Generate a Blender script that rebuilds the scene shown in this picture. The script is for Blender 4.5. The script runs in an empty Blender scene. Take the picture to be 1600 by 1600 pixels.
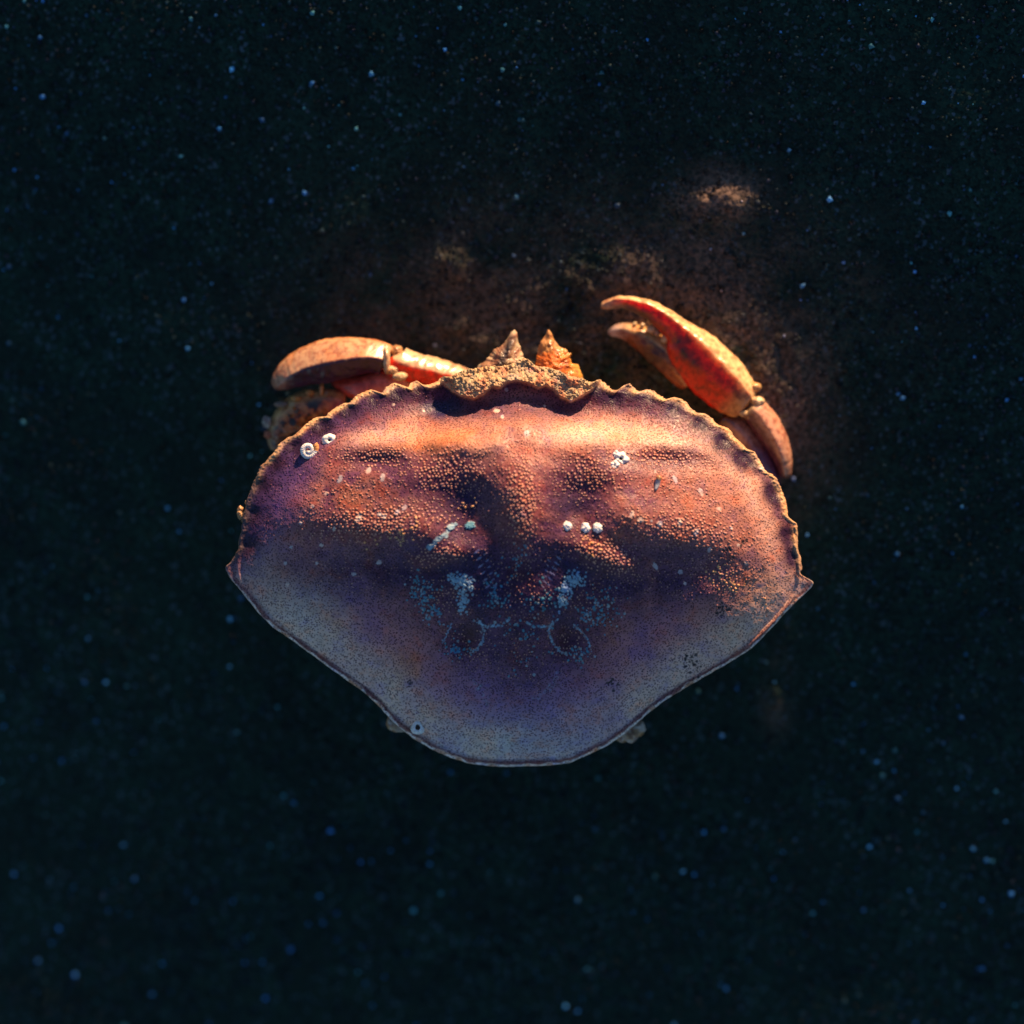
import bpy, math, random
import numpy as np
from mathutils import Vector

# ---------------------------------------------------------------- camera, sky, sun, exposure
K = 0.0002          # metres per unit of the crab's own measure
H = 4000.0          # camera height over the shell rim, same measure
RIM = 0.047         # height of the shell rim over the sand
SC = bpy.context.scene
COL = SC.collection
R = math.radians

cam_d = bpy.data.cameras.new("camera")
cam = bpy.data.objects.new("camera", cam_d); COL.objects.link(cam)
cam.location = (0, 0, RIM + H*K)
cam.rotation_euler = (0, 0, 0)
cam_d.lens = 90; cam_d.sensor_width = 36
cam_d.clip_start = 0.01; cam_d.clip_end = 200
cam_d.dof.use_dof = True
cam_d.dof.focus_distance = (H-45)*K
cam_d.dof.aperture_fstop = 3.4
SC.camera = cam

SUN_EL, SUN_AZ = 14.0, 23.0          # azimuth east of north (north = +Y)
w = bpy.data.worlds.new("World"); SC.world = w; w.use_nodes = True
wn = w.node_tree
sky = wn.nodes.new("ShaderNodeTexSky"); sky.sky_type = 'NISHITA'; sky.sun_disc = False
sky.sun_elevation = R(SUN_EL); sky.sun_rotation = R(SUN_AZ)
sky.ozone_density = 3.2; sky.dust_density = 0.3; sky.air_density = 1.0
wn.links.new(sky.outputs[0], wn.nodes["Background"].inputs[0])
wn.nodes["Background"].inputs[1].default_value = 0.058
sd = bpy.data.lights.new("sun", 'SUN'); sd.energy = 4.9; sd.angle = R(2.0); sd.color = (1.0, 0.63, 0.35)
sun = bpy.data.objects.new("sun", sd); COL.objects.link(sun)
sv = Vector((math.sin(R(SUN_AZ))*math.cos(R(SUN_EL)), math.cos(R(SUN_AZ))*math.cos(R(SUN_EL)), math.sin(R(SUN_EL))))
sun.rotation_euler = sv.to_track_quat('Z', 'Y').to_euler()
sun.location = sv*3
SC.view_settings.view_transform = 'Standard'; SC.view_settings.look = 'None'
SC.view_settings.gamma = 1.0; SC.view_settings.exposure = 1.12
SC.view_settings.use_curve_mapping = False
SC.render.engine = 'CYCLES'

rng = np.random.default_rng(7)
random.seed(7)

# ---------------------------------------------------------------- helpers
def W(u, v, z):
    """plan position u, v and height z of the crab -> world metres"""
    u = np.asarray(u, float); v = np.asarray(v, float); z = np.asarray(z, float)
    f = (1 - z/H)*K
    return np.stack([(u-800)*f, (800-v)*f, RIM + z*K + 0*u], -1)

def sstep(a, b, x):
    t = np.clip((x-a)/(b-a), 0, 1); return t*t*(3-2*t)

def vnoise(u, v, scale, seed, octaves=3):
    out = 0; amp = 1; tot = 0
    for o in range(octaves):
        r = np.random.default_rng(seed*13+o); n = 128
        g = r.random((n, n))*2-1
        x = u/scale + 1000.3; y = v/scale + 1000.7
        xi = np.floor(x).astype(int); yi = np.floor(y).astype(int)
        fx = x-xi; fy = y-yi
        fx = fx*fx*(3-2*fx); fy = fy*fy*(3-2*fy)
        a = g[yi % n, xi % n]; b = g[yi % n, (xi+1) % n]
        c = g[(yi+1) % n, xi % n]; d = g[(yi+1) % n, (xi+1) % n]
        out = out + amp*((a*(1-fx)+b*fx)*(1-fy) + (c*(1-fx)+d*fx)*fy)
        tot += amp; amp *= .5; scale = scale/2.03
    return out/tot

def make_mesh(name, verts, quads, mat, col=None, parent=None, smooth=True, tris=None, extra=None, loc=None):
    verts = np.asarray(verts, float).reshape(-1, 3)
    if loc is not None: verts = verts - np.asarray(loc)
    if parent is not None:
        verts = verts - np.array(wl(parent))
        if loc is not None: verts = verts + np.array(wl(parent))
    me = bpy.data.meshes.new(name)
    quads = np.asarray(quads, np.int32).reshape(-1, 4) if quads is not None and len(quads) else np.zeros((0, 4), np.int32)
    tris = np.asarray(tris, np.int32).reshape(-1, 3) if tris is not None and len(tris) else np.zeros((0, 3), np.int32)
    if len(quads) and name != "sand":
        cen = verts.mean(0); a_, b_, c_, d_ = (verts[quads[:, i]]-cen for i in range(4))
        if name == "carapace": flip = np.cross(c_-a_, d_-b_)[:, 2].sum() < 0
        else: flip = (a_*np.cross(c_-a_, d_-b_)).sum() < 0
        if flip: quads = quads[:, ::-1].copy()
    nl = quads.size + tris.size; nf = len(quads)+len(tris)
    me.vertices.add(len(verts)); me.vertices.foreach_set("co", verts.astype(np.float32).ravel())
    me.loops.add(nl); me.loops.foreach_set("vertex_index", np.concatenate([quads.ravel(), tris.ravel()]))
    me.polygons.add(nf)
    st = np.concatenate([np.arange(len(quads))*4, quads.size+np.arange(len(tris))*3])
    me.polygons.foreach_set("loop_start", st.astype(np.int32))
    me.update(calc_edges=True)
    if smooth: me.polygons.foreach_set("use_smooth", np.ones(nf, bool))
    if col is not None:
        a = me.color_attributes.new("pigment", 'FLOAT_COLOR', 'POINT')
        c = np.ones((len(verts), 4), np.float32); c[:, :3] = np.clip(col, 0, 1)
        a.data.foreach_set("color", c.ravel())
    if extra is not None:
        a = me.attributes.new("speckle", 'FLOAT', 'POINT'); a.data.foreach_set("value", extra.astype(np.float32))
    me.materials.append(mat)
    me.validate()
    o = bpy.data.objects.new(name, me); COL.objects.link(o)
    if parent is not None: o.parent = parent
    if loc is not None: o.location = loc
    return o

def wl(o):
    l = Vector(o.location)
    while o.parent is not None:
        o = o.parent; l = l + Vector(o.location)
    return l

def grid_quads(nr, nc, wrap=True):
    i = np.arange(nr-1)[:, None]; j = np.arange(nc if wrap else nc-1)[None, :]
    j2 = (j+1) % nc
    return np.stack([i*nc+j, i*nc+j2, (i+1)*nc+j2, (i+1)*nc+j], -1).reshape(-1, 4)

# ---------------------------------------------------------------- materials
def new_mat(name):
    m = bpy.data.materials.new(name); m.use_nodes = True
    nt = m.node_tree; b = nt.nodes["Principled BSDF"]
    return m, nt, b

def N(nt, t, **kw):
    n = nt.nodes.new(t)
    for k, v in kw.items(): setattr(n, k, v)
    return n

def mathn(nt, op, a, b=None, c=None):
    n = N(nt, "ShaderNodeMath", operation=op)
    for i, x in enumerate((a, b, c)):
        if x is None: continue
        if hasattr(x, 'links'): nt.links.new(x, n.inputs[i])
        else: n.inputs[i].default_value = x
    return n.outputs[0]

def ramp(nt, x, a, b, lo=0.0, hi=1.0):
    n = N(nt, "ShaderNodeMapRange"); n.inputs[1].default_value = a; n.inputs[2].default_value = b
    n.inputs[3].default_value = lo; n.inputs[4].default_value = hi
    nt.links.new(x, n.inputs[0]); return n.outputs[0]

def mixc(nt, f, a, b, blend='MIX'):
    n = N(nt, "ShaderNodeMix", data_type='RGBA', blend_type=blend)
    for s, x in ((0, f), (6, a), (7, b)):
        if hasattr(x, 'links'): nt.links.new(x, n.inputs[s])
        else: n.inputs[s].default_value = x if s == 0 else (*x, 1)
    return n.outputs[2]

def shell_material():
    m, nt, b = new_mat("crab_shell"); L = nt.links
    pg = N(nt, "ShaderNodeAttribute", attribute_name="pigment")
    sp = N(nt, "ShaderNodeAttribute", attribute_name="speckle")
    tc = N(nt, "ShaderNodeTexCoord")
    # fine pale net with dark pores
    v1 = N(nt, "ShaderNodeTexVoronoi"); v1.inputs["Scale"].default_value = 1/(3.5*K); v1.inputs["Randomness"].default_value = 0.95
    nz0 = N(nt, "ShaderNodeTexNoise"); nz0.inputs["Scale"].default_value = 1/(9*K); nz0.inputs["Detail"].default_value = 1
    warp = N(nt, "ShaderNodeVectorMath", operation='MULTIPLY_ADD')
    L.new(tc.outputs["Object"], nz0.inputs["Vector"])
    L.new(nz0.outputs["Color"], warp.inputs[0]); warp.inputs[1].default_value = (3*K,)*3
    L.new(tc.outputs["Object"], warp.inputs[2])
    L.new(warp.outputs[0], v1.inputs["Vector"])
    net = ramp(nt, v1.outputs["Distance"], 0.26, 0.52)
    nz = N(nt, "ShaderNodeTexNoise"); nz.inputs["Scale"].default_value = 1/(16*K); nz.inputs["Detail"].default_value = 4; nz.inputs["Roughness"].default_value = .65
    L.new(tc.outputs["Object"], nz.inputs["Vector"])
    amt = mathn(nt, 'MULTIPLY', ramp(nt, nz.outputs[0], .3, .65, .35, 1.0), sp.outputs["Fac"])
    dark = mixc(nt, 1.0, pg.outputs["Color"], (.30, .21, .30), 'MULTIPLY')
    lite = mixc(nt, 0.012, mixc(nt, 1.0, pg.outputs["Color"], (1.6, 1.55, 1.6), 'MULTIPLY'), (.66, .55, .55))
    net_c = mixc(nt, net, dark, lite)
    c1 = mixc(nt, amt, pg.outputs["Color"], net_c)
    nz2 = N(nt, "ShaderNodeTexNoise"); nz2.inputs["Scale"].default_value = 1/(26*K); nz2.inputs["Detail"].default_value = 5; nz2.inputs["Roughness"].default_value = .7
    L.new(tc.outputs["Object"], nz2.inputs["Vector"])
    c2 = mixc(nt, ramp(nt, nz2.outputs[0], .52, .72, 0, .8), c1, mixc(nt, 1.0, c1, (1.25, .72, .5), 'MULTIPLY'))
    c3 = mixc(nt, ramp(nt, nz2.outputs[0], .48, .28, 0, .8), c2, mixc(nt, 1.0, c2, (.6, .62, 1.15), 'MULTIPLY'))
    L.new(c3, b.inputs["Base Color"])
    L.new(ramp(nt, nz.outputs[0], .3, .7, .34, .52), b.inputs["Roughness"])
    b.inputs["Specular IOR Level"].default_value = .22
    bp = N(nt, "ShaderNodeBump"); bp.inputs["Strength"].default_value = .4; bp.inputs["Distance"].default_value = .8*K
    L.new(mathn(nt, 'MULTIPLY', net, sp.outputs["Fac"]), bp.inputs["Height"]); L.new(bp.outputs[0], b.inputs["Normal"])
    return m

def limb_material(name, sss=.75, rough=.3, speck=.8):
    m, nt, b = new_mat(name); L = nt.links
    pg = N(nt, "ShaderNodeAttribute", attribute_name="pigment")
    tc = N(nt, "ShaderNodeTexCoord")
    nz = N(nt, "ShaderNodeTexNoise"); nz.inputs["Scale"].default_value = 1/(10*K); nz.inputs["Detail"].default_value = 6; nz.inputs["Roughness"].default_value = .7
    L.new(tc.outputs["Object"], nz.inputs["Vector"])
    c = mixc(nt, ramp(nt, nz.outputs[0], .45, .62, 0, speck), pg.outputs["Color"], mixc(nt, 1.0, pg.outputs["Color"], (.42, .20, .20), 'MULTIPLY'))
    L.new(c, b.inputs["Base Color"])
    b.inputs["Roughness"].default_value = rough
    b.inputs["Coat Weight"].default_value = .35; b.inputs["Coat Roughness"].default_value = .18
    sp2 = N(nt, "ShaderNodeSeparateColor"); L.new(pg.outputs["Color"], sp2.inputs[0])
    L.new(ramp(nt, mathn(nt, 'SUBTRACT', sp2.outputs[0], sp2.outputs[1]), .30, .8, .03, sss), b.inputs["Subsurface Weight"])
    b.inputs["Subsurface Radius"].default_value = (1.0, .15, .04)
    b.inputs["Subsurface Scale"].default_value = 26*K
    bp = N(nt, "ShaderNodeBump"); bp.inputs["Strength"].default_value = .4; bp.inputs["Distance"].default_value = 1.2*K
    L.new(nz.outputs[0], bp.inputs["Height"]); L.new(bp.outputs[0], b.inputs["Normal"])
    return m

def plain(name, c1, c2, scale, rough=.6, bump=.5, sss=0):
    m, nt, b = new_mat(name); L = nt.links
    tc = N(nt, "ShaderNodeTexCoord")
    nz = N(nt, "ShaderNodeTexNoise"); nz.inputs["Scale"].default_value = 1/(scale*K); nz.inputs["Detail"].default_value = 5
    L.new(tc.outputs["Object"], nz.inputs["Vector"])
    L.new(mixc(nt, ramp(nt, nz.outputs[0], .4, .62), c1, c2), b.inputs["Base Color"])
    b.inputs["Roughness"].default_value = rough
    b.inputs["Coat Weight"].default_value = .35; b.inputs["Coat Roughness"].default_value = .18
    if sss:
        b.inputs["Subsurface Weight"].default_value = sss; b.inputs["Subsurface Scale"].default_value = 8*K
    bp = N(nt, "ShaderNodeBump"); bp.inputs["Strength"].default_value = bump; bp.inputs["Distance"].default_value = 1.0*K
    L.new(nz.outputs[0], bp.inputs["Height"]); L.new(bp.outputs[0], b.inputs["Normal"])
    return m

M_SHELL = shell_material()
M_LIMB = limb_material("claw_shell")
M_MOUTH = limb_material("mouthpart_shell", sss=.35, rough=.6, speck=.85)
M_UNDER = plain("underside_shell", (.20, .12, .07), (.30, .22, .14), 20)
M_BARN = plain("barnacle_lime", (.90, .92, .92), (.66, .66, .66), 4, rough=.7, sss=.1)
M_HOLE = plain("barnacle_mouth", (.05, .035, .03), (.12, .07, .05), 3, rough=.8)
M_BARN_OR = plain("barnacle_rust", (.62, .30, .10), (.45, .18, .06), 4, rough=.7)
M_GRIT = plain("grit", (.55, .33, .15), (.25, .12, .05), 4, rough=.6)

# sand
def sand_material():
    m, nt, b = new_mat("wet_dark_sand"); L = nt.links
    tc = N(nt, "ShaderNodeTexCoord")
    g = N(nt, "ShaderNodeTexVoronoi"); g.inputs["Scale"].default_value = 1/(5*K)
    L.new(tc.outputs["Object"], g.inputs["Vector"])
    nz = N(nt, "ShaderNodeTexNoise"); nz.inputs["Scale"].default_value = 1/(90*K); nz.inputs["Detail"].default_value = 6
    L.new(tc.outputs["Object"], nz.inputs["Vector"])
    sep = N(nt, "ShaderNodeSeparateColor"); L.new(g.outputs["Color"], sep.inputs[0])
    c = mixc(nt, ramp(nt, sep.outputs[0], .0, 1.0), (.003, .012, .009), (.013, .046, .034))
    c = mixc(nt, ramp(nt, sep.outputs[1], .93, .97), c, (.06, .10, .13))
    c = mixc(nt, ramp(nt, nz.outputs[0], .4, .65, 0, .6), c, (.006, .014, .013))
    sunlit = N(nt, "ShaderNodeAttribute", attribute_name="pigment"); ds = N(nt, "ShaderNodeSeparateColor"); L.new(sunlit.outputs["Color"], ds.inputs[0])
    c = mixc(nt, ds.outputs[0], c, mixc(nt, ramp(nt, sep.outputs[2], 0, 1), (.045, .032, .027), (.24, .16, .125)))  # warm sunlit patches mixed into the sand colour
    L.new(c, b.inputs["Base Color"]); b.inputs["Roughness"].default_value = .75
    b.inputs["Specular IOR Level"].default_value = .15
    bp = N(nt, "ShaderNodeBump"); bp.inputs["Strength"].default_value = .7; bp.inputs["Distance"].default_value = 3*K
    L.new(g.outputs["Distance"], bp.inputs["Height"]); bp.invert = True
    L.new(bp.outputs[0], b.inputs["Normal"])
    return m
M_SAND = sand_material()

# ---------------------------------------------------------------- the sand
SLOPE = math.tan(R(14.2)); SA, CA = math.sin(R(23)), math.cos(R(23))      # the beach falls away from the sun
def ground_z(x, y):
    u = x/K; v = -y/K
    d = x*SA + y*CA
    z = np.clip(d, -.6, .5)*SLOPE
    m = vnoise(u, v, 170, 3, 4)*5 + vnoise(u, v, 34, 5, 3)*1.6 + vnoise(u, v, 9, 8, 2)*1.0
    rag = 1+.8*vnoise(u, v, 26, 19, 4)
    for (a, b_, sa, sb, h) in SANDHILLS:
        m = m + rag* h*np.exp(-(((u+800-a)/sa)**2 + ((v+800-b_)/sb)**2))
    return z + m*K
SANDHILLS = [(1125, 310, 50, 24, 20), (705, 395, 40, 30, 12), (960, 420, 130, 40, 9), (850, 560, 240, 110, 13), (1170, 600, 110, 120, 15), (1240, 1110, 14, 30, 8)]
n1 = 900
def sunlit_tint(x, y):  # mask of brown sunlit patches painted on the sand
    u = x/K+800; v = -y/K+800; n = vnoise(u, v, 60, 15, 4); m = 0
    for (a, b_, sa, sb, k) in [(1125,300,50,28,.9),(705,390,45,40,.6),(950,470,230,100,.65),(700,520,170,60,.5),(1190,620,80,140,.7),(1000,580,170,70,.6),(1240,1110,16,40,.5)]:
        m = np.maximum(m, k*np.exp(-.5*(((u-a)/sa)**2+((v-b_)/sb)**2)))
    return np.clip(m*(1+1.4*n), 0, 1)
ax = np.concatenate([-np.geomspace(6, .22, 30)[:-1], np.linspace(-.22, .22, n1), np.geomspace(.22, 6, 30)[1:]])
X, Y = np.meshgrid(ax, ax)
Z = ground_z(X, Y)
sand = make_mesh("sand", np.stack([X, Y, Z], -1), grid_quads(len(ax), len(ax), False), M_SAND, col=np.stack([sunlit_tint(X, Y)]*3, -1).reshape(-1, 3))
sand["kind"] = "structure"

def octa_cloud(pts, rad, seed):
    r = np.random.default_rng(seed)
    base = np.array([[1,0,0],[-1,0,0],[0,1,0],[0,-1,0],[0,0,1],[0,0,-1]], float)
    f = np.array([[0,2,4],[2,1,4],[1,3,4],[3,0,4],[2,0,5],[1,2,5],[3,1,5],[0,3,5]])
    n = len(pts)
    q = r.normal(size=(n, 4)); q /= np.linalg.norm(q, axis=1)[:, None]
    a, b_, c, d = q.T
    Rm = np.stack([np.stack([1-2*(c*c+d*d), 2*(b_*c-a*d), 2*(b_*d+a*c)], -1),
                   np.stack([2*(b_*c+a*d), 1-2*(b_*b_+d*d), 2*(c*d-a*b_)], -1),
                   np.stack([2*(b_*d-a*c), 2*(c*d+a*b_), 1-2*(b_*b_+c*c)], -1)], 1)
    sh = base[None]*r.uniform(.6, 1.3, (n, 6, 1))*rad[:, None, None]
    V = np.einsum('nij,nkj->nki', Rm, sh) + pts[:, None, :]
    F = (f[None] + (np.arange(n)*6)[:, None, None]).reshape(-1, 3)
    return V.reshape(-1, 3), F

def grain_material():
    m, nt, b = new_mat("quartz_grains"); L = nt.links
    pg = N(nt, "ShaderNodeAttribute", attribute_name="pigment")
    L.new(pg.outputs["Color"], b.inputs["Base Color"]); b.inputs["Roughness"].default_value = .5; b.inputs["Specular IOR Level"].default_value = .2
    return m
M_GRAIN = grain_material()
def grains(n, seed, rlo, rhi, alb, name, bright):
    r = np.random.default_rng(seed)
    x = r.uniform(-.21, .21, n); y = r.uniform(-.21, .21, n)
    cl = vnoise(x/K, y/K, 260, seed, 3)
    keep = r.random(n) < np.clip(.55+cl*1.1, .1, 1); x = x[keep]; y = y[keep]
    rad = (rlo + (rhi-rlo)*r.random(len(x))**3)*K
    pts = np.stack([x, y, ground_z(x, y)+rad*.3], -1)
    V, F = octa_cloud(pts, rad, seed)
    c = np.repeat(alb[r.integers(0, len(alb), len(x))]*r.uniform(.3, 1, (len(x), 1))**bright, 6, 0)
    dr = np.repeat(sunlit_tint(x, y), 6)[:, None]; c = c*(1-dr)+dr*(c.mean(1)[:, None]*np.array([2.6, 1.9, 1.6]))  # grains inside the painted sunlit patches turn brown too
    o = make_mesh(name, V, None, M_GRAIN, col=c, smooth=False, tris=F)
    o["kind"] = "stuff"; return o
g = grains(60000, 11, 1.6, 4.6, np.array([[.02, .055, .06], [.01, .03, .03], [.02, .07, .10], [.004, .010, .012], [.02, .035, .07]]), "sand_grains", 1)
g["label"] = "loose dark grains of sand strewn over the wet beach"
g = grains(2300, 12, 1.8, 6.2, np.array([[.10, .48, 1.0], [.08, .36, .9], [.10, .42, .55]]), "quartz_grains", 2.2)  # blue glint of the sky put into the grain colours
g["label"] = "quartz grains painted with blue sky glints, scattered over the dark sand"

# ---------------------------------------------------------------- carapace outline
OUT = [(353,884),(361,880),(372,861),(374,845),(378,828),(380,812),(386,782),(391,772),(396,756),(402,744),(407,730),(416,722),(424,712),(431,704),
 (436,696),(442,690),(453,683),(462,680),(472,670),(483,660),(495,652),(503,652),(510,651),(514,645),(526,637),(538,630),(548,630),(555,621),(567,614),(580,609),
 (590,612),(597,615),(604,606),(616,599),(628,602),(637,606),(643,599),(652,595),(661,602),(672,602),(684,596),(694,588),(705,590),(716,583),(726,579),(747,576),
 (767,573),(786,573),(800,569),(812,563),(818,561),(824,562),(837,573),(856,575),(871,579),(888,588),(909,592),(920,598),(928,597),(936,593),(945,600),(956,610),(964,611),(972,604),(983,600),
 (990,607),(998,612),(1009,609),(1021,611),(1030,619),(1040,625),(1052,621),(1062,623),(1071,629),(1080,640),(1088,645),(1102,647),(1112,655),(1120,664),(1128,666),(1137,669),
 (1144,679),(1149,686),(1161,695),(1167,702),(1178,706),(1186,720),(1192,732),(1197,738),(1206,741),(1213,749),(1219,762),(1225,778),(1229,792),(1230,806),(1235,812),(1244,817),(1245,836),(1246,854),(1250,872),(1252,888),
 (1248,896),(1254,900),(1262,904),(1271,909),(1267,918),(1246,937),(1225,958),(1203,983),(1174,1012),(1140,1034),(1101,1056),(1067,1076),(1034,1096),(1004,1121),(974,1147),(949,1164),(915,1180),(890,1191),
 (857,1195),(804,1197),(764,1196),(730,1191),(700,1181),(675,1170),(645,1152),(625,1136),(608,1120),(592,1102),(570,1081),(531,1054),(493,1026),(459,1001),(425,978),(404,956),(387,935),(372,916),(361,904),(355,893)]
CX, CY = 815.0, 790.0
P = np.array(OUT, float)
def dens(P, step=.7, close=True):
    Q = np.vstack([P, P[:1]]) if close else P
    out = []
    for a, b_ in zip(Q[:-1], Q[1:]):
        n = max(1, int(np.hypot(*(b_-a))/step))
        out.append(a + (b_-a)*np.linspace(0, 1, n, endpoint=False)[:, None])
    return np.vstack(out)
D = dens(P)
NT = 2400
th = np.arange(NT)/NT*2*np.pi
def radial(D, cx, cy, nt):
    a = np.mod(np.arctan2(-(D[:, 1]-cy), D[:, 0]-cx), 2*np.pi); r = np.hypot(D[:, 0]-cx, D[:, 1]-cy)
    o = np.argsort(a); a = a[o]; r = r[o]
    t = np.arange(nt)/nt*2*np.pi
    return np.interp(t, np.concatenate([a-2*np.pi, a, a+2*np.pi]), np.tile(r, 3))
def csmooth(x, s):
    n = len(x); k = int(4*s)+1
    g_ = np.exp(-.5*(np.arange(-k, k+1)/s)**2); g_ /= g_.sum()
    return np.convolve(np.concatenate([x[-k:], x, x[:k]]), g_, 'valid')
R1 = csmooth(radial(D, CX, CY, NT), 1.2) + vnoise(th*400, th*0, 7, 79, 3)*.9
RS = csmooth(R1, 26)
R1 = R1 + np.interp(th, th, vnoise(th*400, th*0, 3.0, 77, 2))*1.3*(np.sin(th) > -.25)   # gritty front edge

# ---------------------------------------------------------------- carapace relief and pigment, some light and shade painted in
RES = .5
U0, U1, V0, V1 = 335., 1290., 548., 1212.
uu = np.arange(U0, U1, RES); vv = np.arange(V0, V1, RES)
U, V = np.meshgrid(uu, vv)
ang = np.mod(np.arctan2(-(V-CY), U-CX), 2*np.pi); rr = np.hypot(U-CX, V-CY)
Rs = np.interp(ang, th, RS, period=2*np.pi)
T = rr/Rs
TF = [0, .15, .3, .45, .56, .68, .76, .85, .92, .965, 1.0, 1.2]; ZF = [132, 129, 122, 108, 90, 53, 33, 24, 22, 21, 8, 0]
TSd = [0, .15, .3, .45, .6, .75, .84, .90, .945, .975, 1.0, 1.2]; ZSd = [132, 128, 118, 104, 87, 66, 50, 34, 20, 17, 8, 0]
TR = [0, .1, .2, .3, .45, .6, .75, .88, .96, .978, .99, 1.0, 1.2]; ZR = [132, 130, 124, 115, 95, 72, 48, 23, 7, 2, 5, 1, 0]
def pc(x, xs, ys):        # smooth interpolation
    fx = np.linspace(0, 1.2, 601); fy = np.interp(fx, xs, ys)
    k = np.exp(-.5*(np.arange(-14, 15)/5.)**2); k /= k.sum()
    g_ = np.convolve(np.concatenate([np.full(14, fy[0]), fy, np.full(14, fy[-1])]), k, 'valid')
    return np.interp(x, fx, g_)
s_ = np.sin(ang)
wf = sstep(.15, .75, s_); wr = sstep(.02, -.35, s_); ws = 1-wf-wr
Z = wf*pc(T, TF, ZF) + ws*pc(T, TSd, ZSd) + wr*np.interp(T, TR, ZR)
def G(u, v, su, sv, rot=0):
    c, s = math.cos(R(rot)), math.sin(R(rot))
    a = (U-u)*c - (V-v)*s; b_ = (U-u)*s + (V-v)*c
    return np.exp(-.5*((a/su)**2 + (b_/sv)**2))
HB = [(815,775,24,62,0,13), (725,778,34,26,0,-17), (735,822,30,22,0,-15), (906,778,28,28,0,-17), (896,812,18,16,0,-7),
 (585,830,78,24,-9,13), (655,826,30,24,0,9), (560,884,90,14,4,-5),
 (592,722,40,11,-4,-10), (590,694,55,13,10,6), (1032,720,48,10,0,-9), (1035,692,70,12,-12,6),
 (712,694,42,12,0,8), (906,690,34,13,0,9), (815,700,20,22,0,-9), (660,690,16,30,0,-9), (968,690,18,24,0,-7), (745,692,30,16,0,7), (660,735,30,18,0,5), (970,728,30,20,0,6),
 (1078,838,80,28,-12,15), (980,800,30,26,0,8), (1050,880,75,18,-8,-5),
 (683,870,34,11,14,11), (945,872,38,13,-20,12), (640,885,40,12,0,-6), (985,905,44,12,0,-5),
 (815,895,55,26,0,-9), (765,940,30,26,0,6), (858,940,30,26,0,6), (722,925,14,30,0,5),(888,925,14,30,0,5),
 (726,996,18,22,0,-13), (886,996,18,22,0,-13), (700,1018,20,12,0,4), (905,1020,20,12,0,4), (815,1010,40,30,0,4),
 (815,1110,120,60,0,6), (1130,905,50,30,0,6), (1140,965,55,32,0,10), (480,960,70,40,0,5), (1120,790,50,40,0,5), (470,740,16,60,-35,-6),
 (690,632,24,18,0,-13), (752,640,38,12,0,-9), (882,638,34,12,0,-9), (815,632,40,14,0,-7)]
for (u, v, su, sv, ro, h) in HB: Z += h*.9*G(u, v, su, sv, ro)
Z -= .09*np.maximum(V-900, 0)
# ribs of the rim teeth
def inside(poly):
    m = np.zeros(U.shape, bool); n = len(poly); j = n-1
    for i in range(n):
        xi, yi = poly[i]; xj, yj = poly[j]
        if yi != yj:
            m ^= ((yi > V) != (yj > V)) & (U < (xj-xi)*(V-yi)/(yj-yi)+xi)
        j = i
    return m
def blur(a, s):
    k = int(3*s/RES)+1; g_ = np.exp(-.5*(np.arange(-k, k+1)*RES/s)**2); g_ /= g_.sum()
    a = np.apply_along_axis(lambda x: np.convolve(x, g_, 'same'), 0, a)
    return np.apply_along_axis(lambda x: np.convolve(x, g_, 'same'), 1, a)
LIP_IN = [(690,596),(698,604),(706,611),(720,619),(741,624),(756,616),(769,604),(781,607),(792,598),(805,595),(824,598),(841,607),(854,603),(864,608),(875,621),(892,628),(907,621),(924,610),(934,600)]
lip_poly = LIP_IN + [(945,560),(820,545),(700,560)]
lipm = inside(lip_poly).astype(float)
lips = blur(lipm, 1.4)
n_lip = vnoise(U, V, 14, 21, 4); n_gr = vnoise(U, V, 3.2, 22, 2)
lipz = 44 - (1-blur(lipm, 12))*-6 + n_lip*5 + n_gr*2.6 - sstep(600, 566, V)*20
lipz = lipz - 20*(1-sstep(690, 728, U)) - 20*sstep(900, 938, U)
Z = Z*(1-lips) + np.maximum(Z, lipz)*lips
lip_edge = np.clip(1-np.abs(blur(lipm, 2.2)-.5)*2.2, 0, 1)*(V > 590)
Z += lip_edge*3

# rim teeth: distance from true edge, and dark patches
Rt = np.interp(ang, th, R1, period=2*np.pi)
dE = Rt - rr                                   # radial depth inside the edge
front = sstep(-.27, -.15, s_)
TEETH = [(652,607),(620,613),(585,622),(545,640),(503,664),(459,697),(425,722),(403,757),(395,800),(385,850),(700,604),
 (935,606),(960,622),(985,612),(1015,620),(1055,636),(1097,660),(1130,688),(1160,712),(1172,722),(1210,765),(1215,772),(1236,835),(1242,868)]
rimband = np.exp(-.5*((dE-2)/3.4)**2)*front
Z += rimband*3.0*(1+.5*n_gr)

def lin(r, g_, b_): return np.array([((x/255)/12.92 if x/255 < .04 else ((x/255+.055)/1.055)**2.4) for x in (r, g_, b_)])
C = np.zeros(U.shape+(3,)) + np.array([.27, .10, .088])
def tint(m, col, k=1.0):
    global C
    m = np.clip(m*k, 0, 1)[..., None]; C = C*(1-m) + np.asarray(col)*m
big = vnoise(U, V, 60, 31, 4); mid = vnoise(U, V, 20, 33, 4)
tint(sstep(.05,.45,mid), (.36,.10,.05), .7); tint(sstep(.05,.45,-mid+.5*big), (.11,.035,.09), .75); tint(sstep(.15,.5,big), (.40,.19,.12), .5)
front_band = np.exp(-.5*((T-.62)/.14)**2)*wf
tint(front_band*(.8+.7*mid), (.48, .235, .14), .85)
tint(.75*G(590,686,55,13)+.5*G(745,696,30,11)+1.3*G(908,678,38,11)+G(1045,688,58,13,-10), (.66, .44, .33), .7)  # highlights on the sunlit band painted as paler colour
tint(G(705,690,30,16)+G(640,702,30,10), (.55,.19,.05), .65)
tint(G(815,690,26,22), (.42,.20,.15), .6)
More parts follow.
